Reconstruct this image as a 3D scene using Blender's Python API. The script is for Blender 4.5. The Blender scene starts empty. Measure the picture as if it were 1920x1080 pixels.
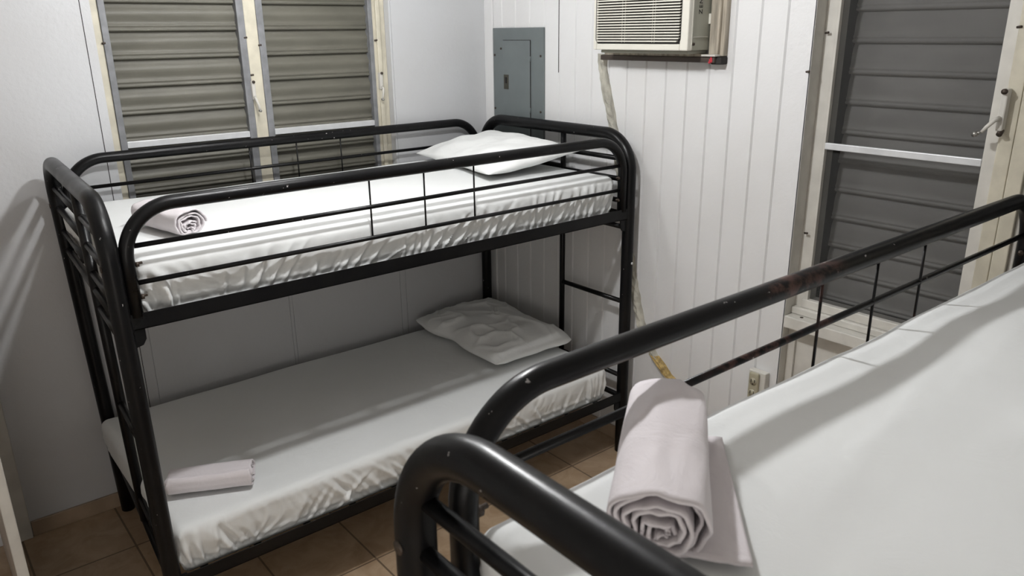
import bpy, math, random
from mathutils import Vector, Matrix, noise

C = bpy.context.scene.collection
SC = bpy.context.scene
PI = math.pi

# ------------------------------------------------------------------ camera
CAM = (-2.4378, -3.1746, 1.8409)
YAW, PITCH, ROLL, FPX = math.radians(39.113), math.radians(-18.359), math.radians(-0.701), 1455.04
fwd = Vector((math.sin(YAW)*math.cos(PITCH), math.cos(YAW)*math.cos(PITCH), math.sin(PITCH)))
rgt = Vector((math.cos(YAW), -math.sin(YAW), 0)); upv = rgt.cross(fwd)
r2 = rgt*math.cos(ROLL) + upv*math.sin(ROLL); u2 = -rgt*math.sin(ROLL) + upv*math.cos(ROLL)
cam = bpy.data.cameras.new('camera'); co = bpy.data.objects.new('camera', cam); C.objects.link(co)
m = Matrix((r2, u2, -fwd)).transposed().to_4x4(); m.translation = Vector(CAM); co.matrix_world = m
cam.sensor_width = 36; cam.sensor_fit = 'HORIZONTAL'; cam.lens = FPX/1920*36; cam.clip_start = .02
cam.dof.use_dof = True; cam.dof.focus_distance = 2.75; cam.dof.aperture_fstop = 9.0
SC.camera = co

# ------------------------------------------------------------------ world, lamp, exposure
w = bpy.data.worlds.new('night'); SC.world = w; w.use_nodes = True
w.node_tree.nodes['Background'].inputs[0].default_value = (.5, .55, .7, 1)
w.node_tree.nodes['Background'].inputs[1].default_value = .02
def lamp(name, loc, energy, radius, col):
    l = bpy.data.lights.new(name, 'POINT'); l.energy = energy; l.shadow_soft_size = radius; l.color = col
    o = bpy.data.objects.new(name, l); C.objects.link(o); o.location = loc; return o
# two bulbs of the ceiling fixture, plus an added fill light lifting shaded areas
lamp('ceiling_bulb', (-1.38, -1.57, 2.42), 54, .045, (.985, .99, 1.0))
lamp('ceiling_bulb', (-1.22, -.70, 2.40), 15, .045, (.985, .99, 1.0))
lamp('fill_light', (-3.0, -3.9, 1.0), 19, .35, (1.0, .955, .91))
SC.view_settings.view_transform = 'Standard'; SC.view_settings.look = 'None'
SC.view_settings.exposure = 0.14; SC.view_settings.gamma = 1; SC.view_settings.use_curve_mapping = False

# ------------------------------------------------------------------ materials
def newmat(name):
    mt = bpy.data.materials.new(name); mt.use_nodes = True
    nt = mt.node_tree; return mt, nt, nt.nodes['Principled BSDF']
def mix(nt, fac, a, b):
    n = nt.nodes.new('ShaderNodeMix'); n.data_type = 'RGBA'
    for i, v in ((0, fac), (6, a), (7, b)):
        if hasattr(v, 'is_output'): nt.links.new(v, n.inputs[i])
        else: n.inputs[i].default_value = v if i == 0 else (*v, 1)
    return n.outputs[2]
def coords(nt, scale=(1, 1, 1)):
    tc = nt.nodes.new('ShaderNodeTexCoord'); mp = nt.nodes.new('ShaderNodeMapping')
    mp.inputs['Scale'].default_value = scale; nt.links.new(tc.outputs['Object'], mp.inputs['Vector']); return mp.outputs[0]
def noisetex(nt, vec, scale, detail=4, rough=.5, dist=0):
    n = nt.nodes.new('ShaderNodeTexNoise'); nt.links.new(vec, n.inputs['Vector'])
    n.inputs['Scale'].default_value = scale; n.inputs['Detail'].default_value = detail
    n.inputs['Roughness'].default_value = rough; n.inputs['Distortion'].default_value = dist; return n.outputs['Fac']
def ramp(nt, fac, p0, p1, c0=0, c1=1):
    n = nt.nodes.new('ShaderNodeMapRange'); nt.links.new(fac, n.inputs[0])
    n.inputs[1].default_value = p0; n.inputs[2].default_value = p1; n.inputs[3].default_value = c0; n.inputs[4].default_value = c1
    return n.outputs[0]
def bump(nt, b, h, strength=.3, dist=.002):
    n = nt.nodes.new('ShaderNodeBump'); n.inputs['Strength'].default_value = strength; n.inputs['Distance'].default_value = dist
    nt.links.new(h, n.inputs['Height']); nt.links.new(n.outputs[0], b.inputs['Normal'])
def simple(name, col, rough=.6, metal=0, nscale=30, var=.1, bstr=.15, bscale=None, scale=(1, 1, 1), spec=.5):
    mt, nt, b = newmat(name); v = coords(nt, scale)
    f = noisetex(nt, v, nscale)
    c2 = tuple(max(0, c*(1-var)) for c in col)
    nt.links.new(mix(nt, ramp(nt, f, .35, .65), col, c2), b.inputs['Base Color'])
    b.inputs['Roughness'].default_value = rough; b.inputs['Metallic'].default_value = metal
    b.inputs['Specular IOR Level'].default_value = spec
    if bstr: bump(nt, b, noisetex(nt, v, bscale or nscale*3), bstr)
    return mt

def wallpaint(name, col, dirt, dirtamt=.35):
    mt, nt, b = newmat(name); v = coords(nt)
    big = noisetex(nt, v, 1.3, 5, .6); fine = noisetex(nt, v, 45, 4, .6)
    c1 = mix(nt, ramp(nt, big, .45, .8, 0, dirtamt), col, dirt)
    spots = noisetex(nt, v, 16, 6, .7)
    c2 = mix(nt, ramp(nt, spots, .68, .8, 0, .45), c1, (dirt[0]*.6, dirt[1]*.6, dirt[2]*.6))
    nt.links.new(c2, b.inputs['Base Color']); b.inputs['Roughness'].default_value = .5
    bump(nt, b, fine, .6, .002); return mt
M = {}
M['wall'] = wallpaint('white_wall_paint', (.545, .553, .565), (.44, .42, .40))
M['bead'] = wallpaint('white_board_paint', (.70, .70, .70), (.52, .49, .45), .3)
M['far_wall'] = simple('hidden_wall_paint', (.8, .79, .77), .9, var=.04)
M['ceiling'] = simple('ceiling_paint', (.82, .81, .79), .9, var=.05)
M['casing'] = simple('aged_cream_paint', (.60, .56, .45), .5, nscale=14, var=.2, bstr=.3)
M['casing_white'] = simple('white_trim_paint', (.62, .60, .55), .45, nscale=12, var=.14, bstr=.25)
M['alu'] = simple('dull_aluminium', (.22, .225, .235), .55, .15, nscale=25, var=.25, bstr=.1)
M['alu_light'] = simple('pale_aluminium', (.68, .69, .70), .4, .2, nscale=20, var=.1, bstr=.1)
M['doorbrown'] = simple('beige_door_paint', (.42, .36, .30), .6, nscale=5, var=.1)
M['slat'] = simple('olive_grey_slat_paint', (.118, .113, .090), .55, .0, nscale=4, var=.2, bstr=.12, scale=(1, 1, 3))
M['slat_dark'] = simple('grey_slat_paint', (.62, .61, .585), .6, .0, nscale=4, var=.15, bstr=.12, scale=(1, 1, 3))
M['panelgrey'] = simple('grey_blue_enamel', (.150, .172, .174), .45, .1, nscale=9, var=.1, bstr=.1)
M['paneldark'] = simple('dark_latch', (.05, .048, .035), .4, .2)
M['dark'] = simple('dark_gap', (.015, .013, .012), .8)
M['ac'] = simple('ivory_plastic', (.66, .64, .57), .4, nscale=6, var=.05, bstr=.03)
M['ac_side'] = simple('aged_grey_green_plastic', (.36, .36, .30), .45, nscale=8, var=.1, bstr=.05)
M['rawwood'] = simple('weathered_raw_wood', (.47, .42, .34), .8, nscale=9, var=.45, bstr=.6, bscale=30, scale=(6, 6, .7))
M['darkwood'] = simple('dark_stained_wood', (.075, .055, .045), .6, nscale=12, var=.3, bstr=.3, scale=(5, .6, 5))
M['red'] = simple('red_cloth', (.55, .04, .06), .8)
M['filler'] = simple('peeling_filler', (.50, .48, .41), .8, nscale=28, var=.45, bstr=.9, bscale=60, scale=(1, 1, .35))
M['foam'] = simple('golden_foam', (.55, .39, .15), .85, nscale=60, var=.55, bstr=1.0, bscale=120)
M['outlet'] = simple('ivory_receptacle', (.40, .37, .27), .35, nscale=20, var=.1, bstr=0)
M['steel'] = simple('worn_steel', (.35, .34, .32), .35, .8, bstr=.1)
M['bolt_dark'] = simple('rusty_bolt', (.06, .045, .035), .5, .5)

def black_metal(name, rust):
    mt, nt, b = newmat(name); v = coords(nt)
    base = mix(nt, ramp(nt, noisetex(nt, v, 9, 5, .65), .45, .7), (.0032, .0032, .0037), (.0065, .0063, .0063))
    chip = ramp(nt, noisetex(nt, v, 70, 3, .5), .722, .738)
    area = ramp(nt, noisetex(nt, v, 4, 2), .47, .56)
    mul = nt.nodes.new('ShaderNodeMath'); mul.operation = 'MULTIPLY'; nt.links.new(chip, mul.inputs[0]); nt.links.new(area, mul.inputs[1])
    c = mix(nt, mul.outputs[0], base, (.45, .43, .42))
    # worn reddish primer rubbing through on a few stretches
    r1 = ramp(nt, noisetex(nt, v, 2.6, 2), .63, .72); r2_ = ramp(nt, noisetex(nt, v, 26, 5, .7), .46, .6)
    m2 = nt.nodes.new('ShaderNodeMath'); m2.operation = 'MULTIPLY'; nt.links.new(r1, m2.inputs[0]); nt.links.new(r2_, m2.inputs[1])
    c = mix(nt, m2.outputs[0], c, rust)
    nt.links.new(c, b.inputs['Base Color']); b.inputs['Roughness'].default_value = .34
    b.inputs['Specular IOR Level'].default_value = .20
    nt.links.new(ramp(nt, noisetex(nt, v, 6, 5), .3, .7, .27, .42), b.inputs['Roughness'])
    bump(nt, b, noisetex(nt, v, 220, 2), .12, .0006); return mt
M['black'] = black_metal('black_powder_coat', (.007, .0065, .0065)); M['black_worn'] = black_metal('worn_black_powder_coat', (.085, .045, .038))

def cloth(name, col, wr=.35, weave=600):
    mt, nt, b = newmat(name); v = coords(nt)
    nt.links.new(mix(nt, ramp(nt, noisetex(nt, v, 3), .4, .7), col, tuple(c*.96 for c in col)), b.inputs['Base Color'])
    b.inputs['Roughness'].default_value = .75; b.inputs['Specular IOR Level'].default_value = .3
    b.inputs['Sheen Weight'].default_value = .15
    ad = nt.nodes.new('ShaderNodeMath'); ad.operation = 'ADD'
    nt.links.new(ramp(nt, noisetex(nt, v, 11, 5, .6, 1.2), .3, .7, 0, 1), ad.inputs[0])
    nt.links.new(ramp(nt, noisetex(nt, v, weave, 2), .3, .7, 0, .09), ad.inputs[1])
    bump(nt, b, ad.outputs[0], wr, .003); return mt
M['sheet'] = cloth('white_cotton_sheet', (.77, .785, .78), .22)
M['pillow'] = cloth('white_pillow_case', (.80, .81, .80), .3)
M['towel'] = cloth('pale_mauve_linen', (.72, .675, .695), .45)

def tilemat():
    mt, nt, b = newmat('beige_floor_tile'); v = coords(nt)
    br = nt.nodes.new('ShaderNodeTexBrick'); nt.links.new(v, br.inputs['Vector'])
    br.offset = 0; br.inputs['Scale'].default_value = 1
    br.inputs['Brick Width'].default_value = .33; br.inputs['Row Height'].default_value = .33
    br.inputs['Mortar Size'].default_value = .004; br.inputs['Mortar Smooth'].default_value = .2; br.inputs['Bias'].default_value = 0
    br.inputs['Color1'].default_value = (.46, .34, .225, 1); br.inputs['Color2'].default_value = (.41, .30, .20, 1)
    br.inputs['Mortar'].default_value = (.17, .12, .08, 1)
    f = ramp(nt, noisetex(nt, v, 9, 6, .65, .8), .4, .66, 0, .7)
    c = mix(nt, f, (1, 1, 1), (.68, .62, .55)); mm = nt.nodes.new('ShaderNodeMix'); mm.data_type = 'RGBA'; mm.blend_type = 'MULTIPLY'
    mm.inputs[0].default_value = 1; nt.links.new(br.outputs['Color'], mm.inputs[6]); nt.links.new(c, mm.inputs[7])
    nt.links.new(mm.outputs[2], b.inputs['Base Color']); b.inputs['Roughness'].default_value = .35
    bump(nt, b, br.outputs['Fac'], -.4, .002); return mt
M['tile'] = tilemat()
M['basetile'] = simple('beige_base_tile', (.40, .30, .21), .4, nscale=10, var=.25)

def screenmat():
    mt = bpy.data.materials.new('fly_screen'); mt.use_nodes = True; nt = mt.node_tree; nt.nodes.clear()
    out = nt.nodes.new('ShaderNodeOutputMaterial'); mx = nt.nodes.new('ShaderNodeMixShader')
    tr = nt.nodes.new('ShaderNodeBsdfTransparent'); df = nt.nodes.new('ShaderNodeBsdfDiffuse'); df.inputs[0].default_value = (.06, .06, .058, 1)
    mx.inputs[0].default_value = .36
    nt.links.new(tr.outputs[0], mx.inputs[1]); nt.links.new(df.outputs[0], mx.inputs[2]); nt.links.new(mx.outputs[0], out.inputs[0]); return mt
M['screen'] = screenmat()

# ------------------------------------------------------------------ mesh helpers
def tag(o, label=None, cat=None, group=None, kind=None):
    if label: o['label'] = label
    if cat: o['category'] = cat
    if group: o['group'] = group
    if kind: o['kind'] = kind
    return o
def empty(name, loc, label=None, cat=None, group=None, kind=None):
    o = bpy.data.objects.new(name, None); C.objects.link(o); o.location = loc; o.empty_display_size = .1
    return tag(o, label, cat, group, kind)
class MB:
    def __init__(s, mp=None): s.v = []; s.f = []; s.mp = mp; s.sm = []
    def add(s, vs, fs, smooth=False):
        n = len(s.v); s.v += [tuple(s.mp(*p)) if s.mp else tuple(p) for p in vs]
        s.f += [tuple(i+n for i in f) for f in fs]; s.sm += [smooth]*len(fs); return s
    def box(s, x0, x1, y0, y1, z0, z1):
        vs = [(x, y, z) for x in (x0, x1) for y in (y0, y1) for z in (z0, z1)]
        return s.add(vs, [(0, 1, 3, 2), (4, 6, 7, 5), (0, 4, 5, 1), (2, 3, 7, 6), (0, 2, 6, 4), (1, 5, 7, 3)])
    def tube(s, pts, r, seg=20, r_fn=None):
        pts = [Vector(p) for p in pts]; n = len(pts); vs = []; fs = []
        t0 = (pts[1]-pts[0]).normalized(); a = t0.orthogonal().normalized()
        for i, p in enumerate(pts):
            t = (pts[min(i+1, n-1)]-pts[max(i-1, 0)]).normalized()
            a = (a - t*a.dot(t)).normalized(); b = t.cross(a)
            rr = r_fn(i/(n-1)) if r_fn else r
            for k in range(seg):
                an = 2*PI*k/seg; vs.append(p + (a*math.cos(an)+b*math.sin(an))*rr)
        for i in range(n-1):
            for k in range(seg):
                k2 = (k+1) % seg; fs.append((i*seg+k, i*seg+k2, (i+1)*seg+k2, (i+1)*seg+k))
        fs.append(tuple(range(seg))[::-1]); fs.append(tuple((n-1)*seg+k for k in range(seg)))
        return s.add([tuple(v) for v in vs], fs, True)
    def build(s, name, mat, parent=None, bevel=0, sub=0):
        me = bpy.data.meshes.new(name); me.from_pydata(s.v, [], s.f); me.polygons.foreach_set('use_smooth', s.sm)
        me.materials.append(M[mat]); me.update()
        import bmesh as _b
        bm = _b.new(); bm.from_mesh(me); _b.ops.recalc_face_normals(bm, faces=bm.faces); bm.to_mesh(me); bm.free()
        o = bpy.data.objects.new(name, me); C.objects.link(o)
        if parent:
            o.parent = parent
            # children are authored in world coordinates: bring the mesh into the parent's space
            off = world_loc(parent); me.transform(Matrix.Translation(-off))
        if bevel:
            b = o.modifiers.new('bevel', 'BEVEL'); b.width = bevel; b.segments = 2; b.limit_method = 'ANGLE'; b.angle_limit = .9
        if sub:
            b = o.modifiers.new('sub', 'SUBSURF'); b.levels = sub; b.render_levels = sub
        return o
def world_loc(o):
    l = Vector(o.location)
    while o.parent: o = o.parent; l += Vector(o.location)
    return l
def fillet(pts, R, n=12):
    pts = [Vector(p) for p in pts]; out = [pts[0]]
    for i in range(1, len(pts)-1):
        a, b, c = pts[i-1], pts[i], pts[i+1]; d1 = (a-b).normalized(); d2 = (c-b).normalized()
        r = R[i-1] if isinstance(R, (list, tuple)) else R
        if r <= 0: out.append(b); continue
        ang = d1.angle(d2); t = r/math.tan(ang/2); p1 = b+d1*t; ctr = b+(d1+d2).normalized()*(r/math.sin(ang/2))
        v1 = p1-ctr; v2 = (b+d2*t)-ctr; tot = v1.angle(v2); ax = v1.cross(v2).normalized()
        for k in range(n+1): out.append(ctr+Matrix.Rotation(tot*k/n, 3, ax) @ v1)
    out.append(pts[-1])
    res = [out[0]]
    for p in out[1:]:
        d = (p-res[-1]).length; k = max(1, int(d/.25))
        for j in range(1, k+1): res.append(res[-1].lerp(p, 1/(k-j+1)) if j < k else p)
    return res

# ------------------------------------------------------------------ the room
CE = 2.45; XL = -3.5; YN = -4.3
MB().box(XL, .2, YN, .12, -.1, 0).build('floor', 'tile')['kind'] = 'structure'
MB().box(XL, .12, YN, .12, CE, CE+.1).build('ceiling', 'ceiling')['kind'] = 'structure'
MB().box(XL-.1, XL, YN, .12, 0, CE).build('wall_left', 'far_wall')['kind'] = 'structure'
MB().box(XL, .12, YN-.1, YN, 0, CE).build('wall_near', 'far_wall')['kind'] = 'structure'
# window wall, y = 0, opening for window_1; wide panel seams as shallow grooves
WX0, WX1, WZ0, WZ1 = -1.748, -.545, .93, 2.2
seams = [-2.98, -2.36, -1.739, -1.143, -1.128, -.568, -.535]
b = MB()
def plank_wall(x0, x1, z0, z1):
    cuts = sorted([x for x in seams if x0+.004 < x < x1-.004])
    e = x0
    for c in cuts+[None]:
        r = x1 if c is None else c-.0012
        b.box(e, r, 0, .12, z0, z1)
        if c is not None: b.box(c-.0012, c+.0012, .003, .12, z0, z1); e = c+.0012
plank_wall(XL, WX0, 0, CE); plank_wall(WX1, 0, 0, CE); plank_wall(WX0, WX1, 0, WZ0); plank_wall(WX0, WX1, WZ1, CE)
b.build('wall_back', 'wall')['kind'] = 'structure'
# board wall, x = 0: beaded boards 0.1015 m wide, opening for window_2
def bead_profile(y0, y1):
    ys = []; k = 0
    while -.0235-.1015*k > y1-.02: ys.append(-.0235-.1015*k); k += 1
    pr = [(0, y0)]
    for g in ys:
        if g > y0-.008 or g < y1+.008: continue
        pr += [(0, g+.0050), (.0035, g+.0025), (-.0004, g), (.0035, g-.0025), (0, g-.0050)] if True else []
    pr.append((0, y1)); return pr
OY0, OY1, OZ1 = -1.745, -3.42, 2.2
def board_piece(mb, y0, y1, z0, z1):
    pr = bead_profile(y0, y1)
    n = len(pr); vs = [(x, y, z0) for x, y in pr]+[(x, y, z1) for x, y in pr]
    fs = [(i, i+1, n+i+1, n+i) for i in range(n-1)]
    mb.add(vs, fs); mb.box(.006, .2, y1, y0, z0, z1)
b = MB(); board_piece(b, 0, OY0, 0, CE); board_piece(b, OY0, OY1, OZ1, CE); board_piece(b, OY1, YN, 0, CE)
b.box(.0, .2, OY0-.0005, OY0, 0, OZ1)
b.box(0, .006, OY0, OY0+.003, 0, OZ1)
b.build('wall_right', 'bead')['kind'] = 'structure'
# panel gap that opens beside the electrical panel
MB().box(-.001, .003, -.5265, -.5235, 1.66, CE).build('trim_3', 'dark')['kind'] = 'structure'
MB().box(-1.7815, -1.779, -.0008, .002, .0, CE).build('trim_4', 'dark')['kind'] = 'structure'
MB().box(-.012, 0, -.062, 0, 0, CE).build('trim_1', 'bead', bevel=.003)['kind'] = 'structure'
# tile skirting
MB().box(-2.27, -.012, -.012, 0, 0, .063).build('baseboard_back', 'basetile', bevel=.002)['kind'] = 'structure'
MB().box(-.012, 0, OY0+.004, -.062, 0, .063).build('baseboard_right', 'basetile', bevel=.002)['kind'] = 'structure'
# casing at the left end of the window wall and the door leaf standing beside it
MB().box(-2.36, -2.272, -.022, 0, 0, 2.1).build('trim_2', 'casing_white', bevel=.004)['kind'] = 'structure'
dr = empty('door_1', (-2.345, -.45, 0), kind='structure')
MB().box(-2.372, -2.346, -.80, -.06, .01, 2.08).build('door_leaf', 'doorbrown', dr, bevel=.002)
MB().box(-2.374, -2.345, -.813, -.80, .01, 2.08).build('door_edge', 'casing_white', dr, bevel=.003)

# ------------------------------------------------------------------ louvre windows
def slat_panel(mb, u0, u1, zs, pitch=.1, smooth_face=False):
    # one curved metal blade per pitch; d < 0 towards the room
    prof = [(.004, -.006), (-.004, -.0045), (-.008, 0), (-.0065, .004), (-.002, .0065), (-.0025, .0095), (-.0065, .013), (-.0062, .017),
            (-.001, .021), (.001, .027), (-.001, .035), (-.005, .045), (-.0075, .055), (-.006, .065), (.0005, .073), (.0045, .080), (.009, .090), (.013, .1)]
    if smooth_face: prof = [(.010, -.008), (-.004, -.006), (-.009, -.001), (-.0075, .004), (-.003, .0055), (-.0045, .009), (-.0075, .012), (-.005, .016),
            (-.002, .022), (-.001, .032), (-.001, .045), (.000, .058), (.002, .070), (.005, .080), (.009, .088), (.010, .092)]
    for z in zs:
        n = len(prof); vs = [(u0, d, z+h) for d, h in prof]+[(u1, d, z+h) for d, h in prof]
        mb.add(vs, [(i, i+1, n+i+1, n+i) for i in range(n-1)], True)
def crank(parent, mp, u, z, du, lean, mat='casing_white'):
    # operator plate with a folding handle
    MB(mp).box(u-.008, u+.008, -.024, -.002, z-.038, z+.038).build('crank_plate', mat, parent, bevel=.004)
    MB(mp).tube([(u, -.024, z+.034), (u, -.030, z+.034)], .006, 10).build('plate_screw', 'bolt_dark', parent)
    h = MB(mp); h.tube([(u, -.022, z-.026), (u, -.034, z-.034), (u+du*.5, -.038-lean*.4, z-.055), (u+du, -.034-lean, z-.078)], .006, 10, lambda t: .0062-.002*t)
    h.build('crank_handle', mat, parent)
    MB(mp).tube([(u+du, -.028-lean, z-.080), (u+du, -.042-lean, z-.081)], .0050, 10).build('handle_knob', 'steel', parent)
def clip(parent, mp, u, z):
    MB(mp).tube([(u-.007, -.010, z), (u+.006, -.013, z+.002)], .0035, 8).build('window_clip', 'bolt_dark', parent)

# window_1, on the window wall. u = x, d = depth into the wall from the pane plane
w1 = empty('window_1', (-1.15, .04, WZ0), kind='structure')
mp1 = lambda u, d, z: (u, .04+d, z)
f = MB(mp1)
f.box(-1.748, -1.717, -.006, .05, WZ0, WZ1); f.box(-1.190, -1.139, -.010, .05, WZ0, WZ1); f.box(-.612, -.545, -.004, .05, WZ0, WZ1)
f.box(-.596, -.575, -.016, -.004, WZ0, WZ1)
f.box(-1.748, -.545, -.006, .05, WZ1-.04, WZ1); f.box(-1.748, -.545, -.02, .05, WZ0, WZ0+.03)
f.build('window_frame', 'casing', w1, bevel=.004)
f = MB(mp1)
for u in ((-1.717, -1.694), (-1.219, -1.190), (-1.139, -1.111), (-.632, -.612)): f.box(u[0], u[1], -.012, .045, WZ0+.03, WZ1-.04)
f.build('sash_stile', 'alu', w1, bevel=.002)
for u0, u1 in ((-1.694, -1.219), (-1.111, -.632)):
    MB(mp1).box(u0, u1, -.010, .03, 1.434, 1.458).build('sash_rail', 'alu_light', w1, bevel=.002)
    s = MB(lambda u, d, z: (u, .056+d, z)); slat_panel(s, u0, u1, [1.459+.1*k for k in range(0, 7)]+[1.36-.1*k for k in range(0, 5)])
    s.build('louvre_slats', 'slat', w1)
MB(mp1).box(-1.74, -.55, .075, .079, WZ0, WZ1).build('window_backing', 'dark', w1)
crank(w1, mp1, -1.187, 1.620, .010, .004); crank(w1, mp1, -.590, 1.630, -.010, .004)
for u, z in ((-1.717, 1.813), (-1.193, 1.825), (-1.137, 1.795), (-.600, 1.805), (-1.183, 1.68)): clip(w1, mp1, u, z)

# window_2, on the board wall. u = -y
w2 = empty('window_2', (.07, -2.5, 0), kind='structure')
mp2 = lambda u, d, z: (.07+d, -u, z)
SZ = .845   # sill top
f = MB(mp2); f.box(1.7455, 1.7865, -.008, .045, .0, OZ1); f.box(1.735, 1.7465, -.069, .045, 0, OZ1)
f.build('window_jamb', 'casing_white', w2, bevel=.002)
f = MB(mp2)
f.box(1.7865, 1.796, -.012, .045, .90, OZ1); f.box(2.287, 2.322, -.012, .045, .90, OZ1); f.box(2.405, 2.418, -.012, .045, .90, OZ1)
f.box(2.93, 2.96, -.012, .045, .90, OZ1)
f.build('sash_stile', 'casing_white', w2, bevel=.002)
f = MB(mp2); f.box(2.322, 2.362, -.020, .045, .86, OZ1); f.box(2.364, 2.405, -.024, .045, .86, OZ1)
f.box(2.96, 3.42, -.02, .045, .86, OZ1); f.build('window_mullion', 'casing', w2, bevel=.003)
f = MB(mp2); f.box(1.775, 3.42, -.016, .045, .872, .905); f.build('sash_sill', 'casing_white', w2, bevel=.003)
f = MB(mp2); f.box(1.746, 3.42, -.072, .045, SZ-.045, SZ); f.box(1.746, 3.42, -.03, .045, SZ, .872); f.build('window_sill', 'casing_white', w2, bevel=.004)
MB(mp2).tube([(1.80, -.045, SZ-.001), (1.80, -.045, SZ+.0015)], .006, 16).build('sill_screw', 'bolt_dark', w2)
MB(mp2).box(1.775, 3.42, -.018, .045, 0, SZ-.045).build('panel_below_sill', 'casing_white', w2)
MB(mp2).box(1.746, 1.776, -.03, .045, 0, SZ-.045).build('panel_batten', 'casing_white', w2, bevel=.002)
for u0, u1 in ((1.796, 2.287), (2.418, 2.93)):
    MB(mp2).box(u0, u1, -.014, .0, 1.446, 1.468).build('sash_rail', 'alu_light', w2, bevel=.002)
    s = MB(lambda u, d, z: (.165+d, -u, z)); slat_panel(s, u0, u1, [.895+.1*k for k in range(0, 14)], smooth_face=True)
    s.build('louvre_slats', 'slat_dark', w2)
    MB(mp2).box(u0, u1, .004, .0045, .905, OZ1).build('fly_screen', 'screen', w2)
MB(lambda u, d, z: (.190+d, -u, z)).box(1.70, 3.46, 0, .004, .8, OZ1).build('window_backing', 'dark', w2)
# crank on the mullion of window_2
cr = lambda u, d, z: (.07+d, -u, z)
MB(cr).box(2.318, 2.336, -.046, -.02, 1.555, 1.672).build('crank_plate', 'casing_white', w2, bevel=.004)
MB(cr).tube([(2.327, -.046, 1.664), (2.327, -.054, 1.664)], .008, 12).build('plate_screw', 'bolt_dark', w2)
MB(cr).tube([(2.330, -.030, 1.556), (2.331, -.046, 1.546)], .008, 12).build('plate_screw', 'bolt_dark', w2)
MB(cr).tube([(2.325, -.046, 1.590), (2.318, -.060, 1.586), (2.303, -.068, 1.566), (2.294, -.070, 1.552)], .006, 10, lambda t: .0075-.003*t).build('crank_handle', 'casing_white', w2)
MB(cr).tube([(2.294, -.068, 1.553), (2.280, -.072, 1.546)], .004, 10).build('handle_arm', 'steel', w2)
MB(cr).tube([(2.281, -.068, 1.546), (2.277, -.080, 1.545)], .0075, 12).build('handle_knob', 'steel', w2)
for u, z in ((1.764, 1.821), (1.768, 1.148), (2.325, 1.833)): clip(w2, lambda u, d, z: (.06+d, -u, z), u, z)
clip(w2, lambda u, d, z: (.005+d, -u, z), 1.742, 1.70)

# ------------------------------------------------------------------ electrical panel
ep = empty('electrical_panel', (0, -.25, 1.18), 'grey metal breaker panel set in the white board wall near the corner', 'electrical panel')
b = MB(); b.box(-.010, 0, -.434, -.066, 1.20, 1.853)
random.seed(4)
b.build('cover_plate', 'panelgrey', ep, bevel=.002)
MB().box(-.0135, -.009, -.344, -.147, 1.24, 1.797).build('panel_door', 'panelgrey', ep, bevel=.0012)
MB().box(-.0137, -.0095, -.3465, -.3445, 1.24, 1.797).build('door_gap', 'dark', ep)
MB().box(-.0137, -.0095, -.345, -.147, 1.7965, 1.7985).build('door_gap', 'dark', ep)
MB().box(-.0145, -.0130, -.187, -.150, 1.572, 1.640).build('latch', 'paneldark', ep, bevel=.001)
MB().box(-.0175, -.0142, -.174, -.163, 1.60, 1.628).build('latch_slide', 'dark', ep, bevel=.001)
for z in (1.715, 1.482): MB().tube([(-.0145, -.3455, z-.012), (-.0145, -.3455, z+.012)], .0035, 8).build('hinge', 'panelgrey', ep)
for y, z in ((-.079, 1.729), (-.416, 1.729), (-.076, 1.477), (-.416, 1.48), (-.128, 1.759)):
    MB().tube([(-.009, y, z), (-.0135, y, z)], .005, 12).build('screw', 'bolt_dark', ep)

# ------------------------------------------------------------------ window air conditioner
ac = empty('air_conditioner', (-.07, -1.117, 1.765), 'ivory window air conditioner with slatted grille high on the board wall', 'air conditioner')
AF = -.147; Y0, Y1, Z0, Z1 = -.886, -1.352, 1.765, 2.13
b = MB(); b.box(AF+.012, AF+.028, Y1, Y0, Z0, Z1)
# front bezel around the grille opening
G0, G1, GZ = -.903, -1.316, 1.792
b.box(AF, AF+.02, G0, Y0, Z0, Z1); b.box(AF, AF+.02, Y1, G1, Z0, Z1); b.box(AF, AF+.02, G1, G0, Z0, GZ-.004); b.box(AF, AF+.02, G1, G0, 2.07, Z1)
b.build('front_bezel', 'ac', ac, bevel=.004)
MB().box(AF+.028, 0, Y1+.004, Y0-.004, Z0, Z1).build('casing', 'ac_side', ac, bevel=.003)
MB().box(AF+.009, AF+.0125, G1, G0, GZ-.004, 2.07).build('grille_recess', 'dark', ac)
b = MB(); z = GZ+.004
while z < 2.065:
    ins = max(0, .022-(z-GZ))**2*30 if z < GZ+.022 else 0
    vs = []
    for y in (G0-.001, G1+.004+ins):
        vs += [(AF-.001, y, z-.0012), (AF+.010, y, z+.002), (AF+.010, y, z+.0042), (AF-.001, y, z+.0030)]
    b.add(vs, [(0, 1, 2, 3), (4, 7, 6, 5), (0, 4, 5, 1), (1, 5, 6, 2), (2, 6, 7, 3), (3, 7, 4, 0)]); z += .0098
for y in (-1.03, -1.045, -1.18, -1.192): b.box(AF+.0075, AF+.009, y-.0008, y+.0008, GZ, 2.07)
b.build('grille', 'ac', ac)
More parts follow.
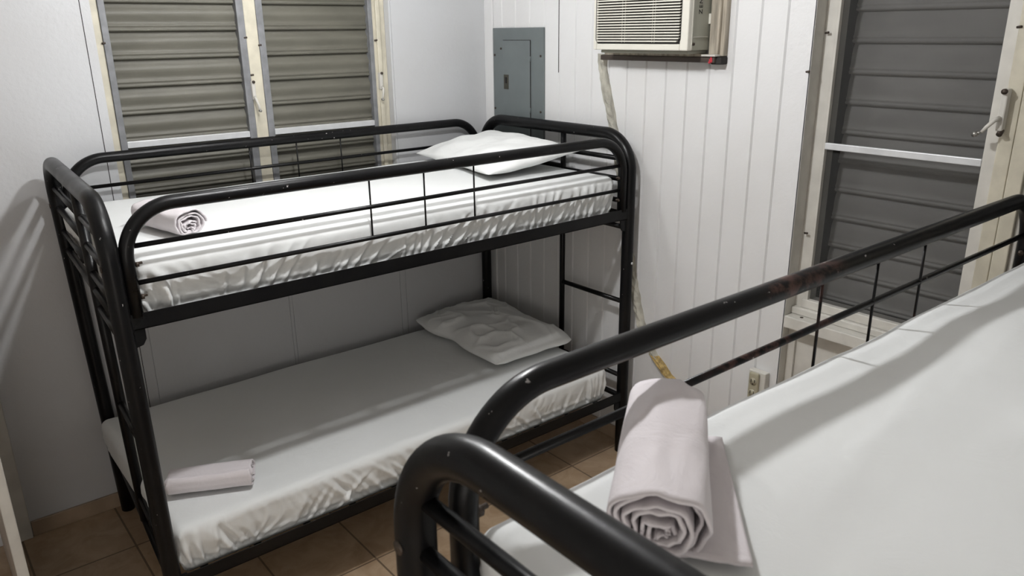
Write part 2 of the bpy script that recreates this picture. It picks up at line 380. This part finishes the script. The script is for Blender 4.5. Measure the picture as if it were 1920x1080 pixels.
# grille outline groove with the rounded lower corner
pts = fillet([(AF-.0008, G0+.002, 2.07), (AF-.0008, G0+.002, GZ-.002), (AF-.0008, G1-.004, GZ-.002), (AF-.0008, G1-.004, 2.07)], .018, 8)
MB().tube(pts, .0012, 6).build('grille_outline', 'dark', ac)
MB().box(AF+.020, AF+.025, Y1-.001, Y1+.006, Z0+.01, Z1).build('side_seam', 'ac', ac)
MB().box(AF+.03, -.035, Y1-.0005, Y1+.004, Z0+.045, Z0+.047).build('side_rib', 'ac', ac)
MB().tube([(AF+.035, Y1+.005, Z0+.022), (AF+.035, Y1-.002, Z0+.022)], .005, 12).build('side_screw', 'bolt_dark', ac)
MB().box(-.032, -.026, Y1-.006, Y1+.003, Z0+.09, Z0+.125).build('side_tab', 'ac', ac, bevel=.001)
# upright lettering on the side, running downwards
for k, s in enumerate(['Z', 'E', 'N', 'N']):
    cu = bpy.data.curves.new('side_letter', 'FONT'); cu.body = s; cu.size = .026; cu.extrude = .0004; cu.align_x = 'CENTER'; cu.align_y = 'CENTER'
    tmp = bpy.data.objects.new('tmp', cu); me = bpy.data.meshes.new_from_object(tmp); bpy.data.objects.remove(tmp); bpy.data.curves.remove(cu)
    me.materials.clear(); me.materials.append(M['dark'])
    o = bpy.data.objects.new('side_letter', me); C.objects.link(o); o.parent = ac
    o.location = Vector((-.078, Y1+.0033, 1.896+.018*k)) - Vector(ac.location)
    o.rotation_euler = (PI/2, -PI/2, 0)
# tray strip and the frame of the opening
MB().box(AF+.03, -.01, -1.33, -.90, Z0-.012, Z0-.001).build('base_tray', 'ac_side', ac, bevel=.002)
fr = empty('wall_opening_frame', (-.02, -1.41, 1.72), 'rough raw wood frame around the air conditioner opening', 'wood frame')
b = MB(); b.box(-.030, .0, -1.392, -1.356, 1.750, 2.2); b.box(-.038, .0, -1.402, -1.392, 1.750, 2.2); b.box(-.026, 0, -1.418, -1.402, 1.745, 2.2)
b.build('side_board', 'rawwood', fr, bevel=.002)
MB().box(-.050, 0, -1.398, -.832, 1.722, 1.742).build('bottom_board', 'darkwood', fr, bevel=.003)
MB().box(-.058, 0, -1.405, -1.345, 1.744, 1.751).build('shim', 'casing_white', fr, bevel=.001)
MB().box(-.045, 0, -1.335, -.85, 1.742, 1.752).build('packing_strip', 'rawwood', fr, bevel=.001)
MB().box(-.040, 0, -1.420, -1.375, 1.716, 1.743).build('dark_cavity', 'dark', fr, bevel=.004)
random.seed(8); b = MB()
for k in range(7):
    p = Vector((-.046, -1.379-.014*random.random(), 1.722+.016*random.random()))
    b.tube([p, p+Vector((-.004, random.uniform(-.006, .006), random.uniform(-.008, .008)))], .0046, 8)
tag(b.build('red_rag', 'red'), 'scrap of red material stuffed under the wood frame corner', 'rag')

# ------------------------------------------------------------------ peeling cable cover
pts = [(1.745, -.80), (1.68, -.806), (1.596, -.828), (1.488, -.862), (1.357, -.899), (1.247, -.926), (1.09, -.955), (.93, -.986), (.77, -1.025), (.61, -1.075), (.54, -1.115), (.489, -1.165)]
def rough_strip(pts, wd, th, seed, name, mat, lab, cat, parent=None):
    random.seed(seed); dense = []
    for i in range(len(pts)-1):
        a, c = pts[i], pts[i+1]; L = math.hypot(a[0]-c[0], a[1]-c[1]); n = max(1, int(L/.008))
        for k in range(n): dense.append((a[0]+(c[0]-a[0])*k/n, a[1]+(c[1]-a[1])*k/n))
    dense.append(pts[-1]); vs = []; seg = 9; n = len(dense)
    for i, (z, y) in enumerate(dense):
        for k in range(seg):
            an = PI*k/(seg-1); nz = noise.noise(Vector((z*40, k*.9, seed)))
            r = 1+.35*nz
            vs.append((.001-math.sin(an)*th*r, y+math.cos(an)*wd*(1+.3*noise.noise(Vector((z*25, seed, an*1.5)))), z))
    fs = [(i*seg+k, i*seg+k+1, (i+1)*seg+k+1, (i+1)*seg+k) for i in range(n-1) for k in range(seg-1)]
    o = MB().add(vs, fs, False).build(name, mat, parent)
    if lab: tag(o, lab, cat)
    return o
cc = empty('cable_cover', (0, -.98, .41), 'rough peeling filler strip running down the white board wall behind the bunk', 'cable cover')
rough_strip(pts, .023, .024, 3, 'painted_strip', 'filler', None, None, cc)
rough_strip([(.50, -1.152), (.47, -1.19), (.438, -1.225), (.42, -1.262), (.405, -1.300)], .026, .026, 7, 'exposed_foam', 'foam', None, None, cc)

# ------------------------------------------------------------------ outlet
ou = empty('wall_outlet', (0, -1.665, .49), 'surface mounted ivory power outlet low on the board wall beside the window', 'outlet')
MB().box(-.028, 0, -1.712, -1.640, .485, .605).build('mounting_box', 'casing_white', ou, bevel=.003)
MB().box(-.040, -.026, -1.690, -1.648, .49, .60).build('receptacle', 'outlet', ou, bevel=.006)
for z in (.568, .520):
    so = MB().tube([(-.0395, -1.669, z-.003), (-.0408, -1.669, z-.003)], .0155, 24).build('socket', 'outlet', ou)
    for y in (-1.661, -1.676): MB().box(-.0415, -.040, y-.0014, y+.0014, z-.006, z+.006).build('socket_slot', 'dark', so)
    MB().tube([(-.040, -1.669, z-.013), (-.0415, -1.669, z-.013)], .0026, 12).build('ground_hole', 'dark', so)


# ------------------------------------------------------------------ bunk beds
def bunk(lx, rx, yn, yf, label, foot=((0, 0, 0, 0), (0, 0, 0, 0)), wires=(.752, .955, 1.16), glx=.046, grx=.044, coat='black'):
    H, RT = 1.432, .025; mt_ = coat
    root = empty('bunk_bed', (lx, yn, 0), label, 'bunk bed', 'black metal bunk beds')
    ZU, ZL, RH = 1.138, .303, .045
    ym = yn+.40
    def end(x, d, lf):
        # lf = x offsets (near top, near foot, far top, far foot): the frame stands a little out of true
        nT, nB, fT, fB = lf; mr = .016 if d > 0 else .0125
        X = lambda y, z: x + (lambda t, s: (nT*(1-s)+fT*s)*t+(nB*(1-s)+fB*s)*(1-t))(z/H, (y-yn)/(yf-yn))
        P = fillet([(x+nB, yn, 0), (x+nT, yn, H), (x+fT, yf, H), (x+fB, yf, 0)], .145, 16)
        e = MB().tube(P, RT, 28).build('end_frame', mt_, root)
        # the frame has floor caps
        MB().tube([(X(ym, H), ym, H-.02), (X(ym, .28), ym, .28)], mr, 16).build('middle_bar', mt_, e)
        for z in (1.335, 1.250, 1.160, 1.05, .72, .37):
            MB().tube([(X(yn, z), yn+.018, z), (X(ym, z), ym, z)], .0105, 14).build('ladder_rung', mt_, e)
        for z in (1.335, 1.262, 1.178):
            MB().tube([(X(ym, z), ym, z), (X(yf, z), yf-.015, z)], .0105, 14).build('end_bar', mt_, e)
        for z in (ZU-.02, ZL-.02):
            MB().tube([(X(yn, z), yn+.02, z-.012), (X(ym, z), ym, z-.012), (X(yf, z), yf-.02, z-.012)], .012, 14).build('end_crossbar', mt_, e)
        if d < 0:
            MB().tube([(X(yn, .9)+.004, yn-RT+.002, .9), (X(yn, .9)+.004, yn-RT-.003, .9)], .0055, 10).build('frame_bolt', 'alu_light', e)
        else:
            for y in (yn, yf):
                MB().tube([(X(y, 1.27)-RT-.001, y, 1.27), (X(y, 1.27)-RT+.002, y, 1.27)], .009, 14).build('frame_bolt', 'bolt_dark', e)
        return e
    end(lx, 1, foot[0]); end(rx, -1, foot[1])
    for y, s in ((yn, -1), (yf, 1)):
        for z in (ZU, ZL):
            b = MB(); off = 0 if s < 0 else (foot[0][2]+foot[0][3])/2; a, c = lx+.020+off, rx-.020
            b.box(a, c, y+s*.010 if s > 0 else y+s*.014, y+s*.014 if s > 0 else y+s*.010, z-RH, z)
            b.box(a, c, min(y+s*.014, y-s*.030), max(y+s*.014, y-s*.030), z-RH, z-RH+.004)
            r = b.build('side_rail', mt_, root, bevel=.001)
            for x, k in ((lx+.022+off, 1), (rx-.022, -1)):
                g = MB(); x2 = x+k*.034
                q = [(x, z-RH-.052), (x2-k*.010, z-RH-.046), (x2, z-RH-.030), (x2, z+.002), (x, z+.002)]
                n = 5; vs = [(px, y+s*.004, pz) for px, pz in q]+[(px, y+s*.0095, pz) for px, pz in q]
                g.add(vs, [tuple(range(n)), tuple(range(2*n-1, n-1, -1))]+[(i, (i+1) % n, n+(i+1) % n, n+i) for i in range(n)])
                g.build('rail_bracket', mt_, r, bevel=.001)
        # guard rail
        G = 1.420; gr = .019; a, c = lx+glx+off*.72, rx-grx
        P = fillet([(a, y, ZU-.01), (a, y, G), (c, y, G), (c, y, ZU-.01)], .135, 16)
        g = MB().tube(P, gr, 24).build('guard_rail', mt_, root)
        for z in (1.318, 1.218):
            MB().tube([(a+.005, y, z), (c-.005, y, z)], .0068, 12).build('guard_bar', mt_, g)
        for wx in wires:
            MB().tube([(lx+wx, y-s*.004, G-.01), (lx+wx, y-s*.004, 1.222)], .0030, 8).build('guard_wire', mt_, g)
        for x, k in ((a, 1), (c, -1)):
            for z in (1.268, 1.178):
                t = MB(); t.tube([(x-k*.021, y, z), (x+k*.036, y, z+.003)], .0038, 8); t.tube([(x+k*.019, y, z), (x+k*.027, y, z)], .0075, 6)
                t.build('guard_bolt', 'bolt_dark', g)
    for z in (ZU-RH+.006, ZL-RH+.006):
        b = MB()
        for i in range(11):
            x = lx+.12+(rx-lx-.24)*i/10; b.box(x-.012, x+.012, yn+.01, yf-.01, z-.004, z)
        for i in range(5):
            y = yn+.12+(yf-yn-.24)*i/4; b.tube([(lx+.13, y, z-.006), (rx-.06, y, z-.006)], .003, 6)
        b.build('mattress_support', mt_, root)
    return root
bunk(-2.030, -.064, -1.030, -.048, 'far black metal bunk bed standing in the corner under the louvre window', foot=((0, .020, .052, .094), (0, 0, 0, -.004)), wires=(.768, .971, 1.175), glx=.042)
bunk(-2.037, -.087, -3.470, -2.496, 'near black metal bunk bed filling the lower right of the photo', wires=(.867, 1.072, 1.275), glx=.07, coat='black_worn')

# ------------------------------------------------------------------ mattresses
def mattress(x0, x1, y0, y1, z0, z1, seed, label, und=.004, res=.011, crease=(), nz=16, clusters=()):
    R = .030; rnd = random.Random(int(seed*10)); folds = []
    # folds of the fitted sheet on the long open side, in clusters that run from the hem towards the top
    for (cx, n, spread, lean, top_) in clusters:
        for k in range(n):
            t = (k+.5)/n-.5
            a = cx+t*spread+rnd.uniform(-.012, .012); b_ = a+lean*rnd.uniform(.6, 1.3)+t*spread*.5
            folds.append((a, rnd.uniform(-.05, .12), b_, min(.98, top_*rnd.uniform(.75, 1.15)), rnd.uniform(.0038, .0085), rnd.uniform(.0055, .0125)*rnd.choice((1, 1, 1, -.7))))
    nx = int((x1-x0)/res); ny = int((y1-y0)/.014)
    idx = {}; vs = []; fs = []
    def vid(i, j, k):
        key = (i, j, k)
        if key not in idx:
            idx[key] = len(vs); vs.append((x0+(x1-x0)*i/nx, y0+(y1-y0)*j/ny, z0+(z1-z0)*k/nz))
        return idx[key]
    for i in range(nx):
        for j in range(ny):
            fs.append((vid(i, j, nz), vid(i+1, j, nz), vid(i+1, j+1, nz), vid(i, j+1, nz)))
            fs.append((vid(i, j, 0), vid(i, j+1, 0), vid(i+1, j+1, 0), vid(i+1, j, 0)))
    for i in range(nx):
        for k in range(nz):
            fs.append((vid(i, 0, k), vid(i+1, 0, k), vid(i+1, 0, k+1), vid(i, 0, k+1)))
            fs.append((vid(i, ny, k), vid(i, ny, k+1), vid(i+1, ny, k+1), vid(i+1, ny, k)))
    for j in range(ny):
        for k in range(nz):
            fs.append((vid(0, j, k), vid(0, j, k+1), vid(0, j+1, k+1), vid(0, j+1, k)))
            fs.append((vid(nx, j, k), vid(nx, j+1, k), vid(nx, j+1, k+1), vid(nx, j, k+1)))
    out = []
    N = noise.noise
    for x, y, z in vs:
        p = Vector((x, y, z)); q = Vector((min(max(x, x0+R), x1-R), min(max(y, y0+R), y1-R), min(max(z, z0+R), z1-R)))
        d = p-q
        nrm = d.normalized() if d.length > 1e-6 else Vector((0, 0, 1))
        if d.length > 1e-6: p = q+nrm*R
        side = max(0, min(1, 1-abs(nrm.z)*1.05)); top = max(0, nrm.z)
        h = (z-z0)/(z1-z0)
        sx = x if abs(nrm.y) > abs(nrm.x) else y
        # gathered folds of the fitted sheet: fan from the hem, in clusters
        cl = max(0, min(1, .5+1.6*N(Vector((sx*2.6, seed, 0)))))
        # tight near the corners
        dc = min(abs(x-x0), abs(x1-x)) if abs(nrm.y) > abs(nrm.x) else 0
        cl = max(cl, math.exp(-(dc/.16)**2)*.9)
        sl = N(Vector((sx*1.7, seed+5, 0)))*.9
        a = sx*34+sl*h*9+2.2*N(Vector((sx*6, z*10, seed)))
        rid = 1-abs(N(Vector((a, h*.8, seed+2)))*2.1); rid = max(0, rid)**1.5
        f = 4*h*(1-h)*.7+.35
        amp = side*(.0045 if folds else .0085)*cl*f*(rid-.4)
        amp += side*(.0022 if folds else .004)*N(Vector((sx*9, z*14, seed+3)))
        amp += side*-.022*(max(0, .6-h)/.6)**1.5      # tucks in towards the hem
        if nrm.y < -.3 and folds:
            H_ = z1-z0; fa = 0
            for (a0, h0, b0, h1, wd_, am) in folds:
                if abs(x-(a0+b0)/2) > abs(a0-b0)/2+.06: continue
                t = (h-h0)/(h1-h0)
                if t < -.1 or t > 1.1: continue
                lx_ = a0+(b0-a0)*(t**1.25 if t > 0 else t); dd = (x-lx_)/(wd_*(1+.9*max(0, t)))
                dd /= math.sqrt(1+((b0-a0)/((h1-h0)*H_))**2)**-1 if False else 1
                env = min(1, max(0, (t+.1)/.2))*min(1, max(0, (1.1-t)/.55))
                fa += am*env*(math.exp(-dd*dd)-.55*math.exp(-((dd-1.7)**2)))
            amp += side*fa
        # hem line
        hl = .28+.10*N(Vector((sx*3, seed+8, 0)))
        amp += side*.0035*math.exp(-((h-hl)/.05)**2)
        amp += top*(und*N(Vector((x*2.0, y*2.6, seed)))+und*.5*N(Vector((x*4.2, y*4.6, seed+1))))
        for (cx, cy, dx, dy, ln, am) in crease:
            rx_, ry_ = x-cx, y-cy; t = rx_*dx+ry_*dy; sp = -rx_*dy+ry_*dx
            if -.05 < t < ln+.05: amp += top*am*math.exp(-(sp/.012)**2)*min(1, max(0, (t+.05)/.1))*min(1, max(0, (ln+.05-t)/.1))
        out.append(tuple(p+nrm*amp))
    o = MB().add(out, fs, True).build('mattress', 'sheet')
    return tag(o, label, 'mattress', 'white sheeted mattresses')
mattress(-1.972, -.125, -1.012, -.085, 1.098, 1.272, 1.3, 'white sheeted mattress on the upper bunk of the far bed', res=.0055, nz=30,
         clusters=((-1.92, 7, .12, -.03, .8), (-1.66, 6, .2, .05, .8), (-1.35, 6, .3, .08, .6), (-1.02, 9, .26, .07, .75), (-.78, 7, .2, .06, .95), (-.50, 8, .22, .05, .95), (-.26, 11, .2, .02, 1)))
mattress(-1.985, -.150, -1.020, -.085, .276, .440, 4.7, 'white sheeted mattress on the lower bunk of the far bed', res=.0055, nz=30,
         clusters=((-1.93, 8, .14, -.03, .95), (-1.78, 4, .10, -.05, .8), (-1.55, 4, .22, .07, .85), (-1.36, 5, .16, -.09, .85), (-1.16, 6, .14, -.12, .95), (-.9, 3, .2, -.04, .6), (-.5, 6, .4, -.04, .7), (-.22, 7, .12, .01, .95)))
mattress(-1.975, -.145, -3.440, -2.520, 1.098, 1.270, 7.9, 'white sheeted mattress on the upper bunk of the near bed', und=.013,
         crease=((-1.62, -2.77, .985, .17, .9, .0022), (-1.5, -3.1, .8, .6, .5, .0015)))
mattress(-1.975, -.145, -3.440, -2.520, .264, .440, 9.1, 'white sheeted mattress on the lower bunk of the near bed')

# ------------------------------------------------------------------ pillows
def pillow(cx, cy, z, lx, ly, T, rot, seed, label, tilt=(0, 0), edge=0, wr=1, rc=0):
    nu, nv = 70, 90; vs = []; N = noise.noise
    top = {}; bot = {}
    for s in (1, -1):
        for i in range(nu+1):
            for j in range(nv+1):
                u = -1+2*i/nu; v = -1+2*j/nv
                bx = (1-abs(u)**2.6)*(1-abs(v)**3.0); hgt = max(0, bx)**.62
                # sides draw in between the pointed corners
                X = u*lx/2*(1-.055*(1-v*v)); Y = v*ly/2*(1-.05*(1-u*u))
                cr_ = 1-rc*(abs(u)*abs(v))**4; X *= cr_; Y *= cr_
                wv = .010*N(Vector((u*2, v*2, seed)))
                zz = s*T/2*hgt
                if s > 0:
                    a = 1-abs(N(Vector((u*2.2+seed, v*2.6+.8*N(Vector((u*3, v*2, seed))), seed)))*2.2)
                    bfold = 1-abs(N(Vector((u*1.1+v*2.3+seed*2, v*.7-u, seed+3)))*2.4)
                    zz += wr*(.013*max(0, a)**3+.010*max(0, bfold)**4)*min(1, bx*3)
                    zz += .010*N(Vector((u*2.5, v*3.3, seed+9)))*min(1, bx*3)
                else: zz = max(zz, -T*.36)*.9
                X += (.012+.2*rc)*N(Vector((v*2.5, seed, u*.6))); Y += (.014+.12*rc)*N(Vector((u*2.5, seed+4, v*.6)))
                zz += edge*max(0, abs(u)+abs(v)-1.3)*.04
                k = (i, j)
                (top if s > 0 else bot)[k] = (X, Y, zz+wv*0)
    vl = []; ids = {}
    def g(s, i, j):
        rim = i in (0, nu) or j in (0, nv); key = (0 if rim else s, i, j)
        if key not in ids: ids[key] = len(vl); vl.append((top if s > 0 else bot)[(i, j)])
        return ids[key]
    fs = []
    for s in (1, -1):
        for i in range(nu):
            for j in range(nv):
                q = (g(s, i, j), g(s, i+1, j), g(s, i+1, j+1), g(s, i, j+1)); fs.append(q if s > 0 else q[::-1])
    R = Matrix.Rotation(rot, 3, 'Z') @ Matrix.Rotation(tilt[0], 3, 'X') @ Matrix.Rotation(tilt[1], 3, 'Y')
    vw = [tuple(R @ Vector(p)+Vector((cx, cy, z))) for p in vl]
    o = MB().add(vw, fs, True).build('pillow', 'pillow')
    return tag(o, label, 'pillow', 'white pillows')
pillow(-.315, -.45, 1.332, .45, .70, .12, math.radians(-8), 2.2, 'white pillow on the upper bunk against the far end rail', tilt=(0, -.13), wr=.12)
pillow(-.330, -.425, .486, .475, .74, .125, math.radians(-3), 3.3, 'crumpled white pillow on the shaded lower bunk', tilt=(0, -.02), rc=.07, wr=.75)

# ------------------------------------------------------------------ rolled linen
def roll(A, B, wd, ht, z, turns, seed, label, flap=None, th=.0042, sag=.46):
    A = Vector((A[0], A[1], 0)); B = Vector((B[0], B[1], 0)); ax = (B-A).normalized(); L = (B-A).length; pr = Vector((-ax.y, ax.x, 0))
    nt_, nl = int(turns*56), 34; vs = []; N = noise.noise
    for i in range(nt_+1):
        t = i/nt_; an = -t*turns*2*PI+seed
        rr = .10+.90*t
        for j in range(nl+1):
            s = j/nl
            r = rr*(1+.42*(1-.85*t)*N(Vector((math.cos(an)*1.7, math.sin(an)*1.7, rr*2.2+s*.8+seed)))+.04*N(Vector((math.cos(an)*1.6, math.sin(an)*1.6, s*3+seed)))+.05*(1-t)*N(Vector((an*1.3, s, seed))))
            cx, cz = math.cos(an)*r, math.sin(an)*r
            # superellipse: flattened where it lies on the sheet
            k = (abs(math.cos(an))**2.6+abs(math.sin(an))**2.6)**(-1/2.6)
            cx *= k; cz *= k
            y = wd/2*cx; zz = ht/2*(cz-sag*(1-rr)*(1+.3*math.sin(an*.5)))
            if zz < 0: zz *= .94
            e = .016*N(Vector((an*.35, seed, 4)))+.006*N(Vector((an*2, seed, 9)))
            l = L*s+(e if s > .5 else -e)*abs(2*s-1)**3
            # a long soft crease
            zz += .0022*N(Vector((y*70, s*4, seed+3)))*(t > .85)
            vs.append(tuple(A+ax*l+pr*y+Vector((0, 0, z+ht/2+zz))))
    if flap:   # loose end of the cloth lying flat beside the roll
        side, fw = flap; base = vs[-(nl+1):]
        vs2 = []
        for q in range(1, 15):
            f_ = q/14
            for j in range(nl+1):
                s = j/nl; p0 = A+ax*(L*s)+pr*(side*wd*.40)
                p = p0+pr*(side*fw*f_*(1-.45*s))
                last = Vector(base[j])
                if q < 5:
                    p = last.lerp(p, q/5); p.z = last.z*(1-q/5)+(z+.006)*(q/5)
                else: p.z = z+.005+.003*N(Vector((s*5, f_*3, seed)))
                vs2.append(tuple(p))
        vs += vs2; rows = nt_+1+14
    else: rows = nt_+1
    fs = [(i*(nl+1)+j, i*(nl+1)+j+1, (i+1)*(nl+1)+j+1, (i+1)*(nl+1)+j) for i in range(rows-1) for j in range(nl)]
    o = MB().add(vs, fs, True).build('rolled_towel', 'towel')
    s = o.modifiers.new('thick', 'SOLIDIFY'); s.thickness = th; s.offset = -1
    return tag(o, label, 'towel', 'rolled linen on the beds')
roll((-1.852, -2.708), (-1.630, -2.535), .118, .094, 1.274, 6.2, .4, 'large rolled pale towel with a loose flap on the near upper bunk', flap=(-1, .055))
roll((-1.818, -.60), (-1.762, -.84), .105, .082, 1.273, 5.2, 1.1, 'rolled pale towel on the far upper bunk near the left end rail')
roll((-1.925, -.795), (-1.700, -.905), .115, .078, .444, 4.0, 2.3, 'small flat rolled towel at the front of the lower bunk')
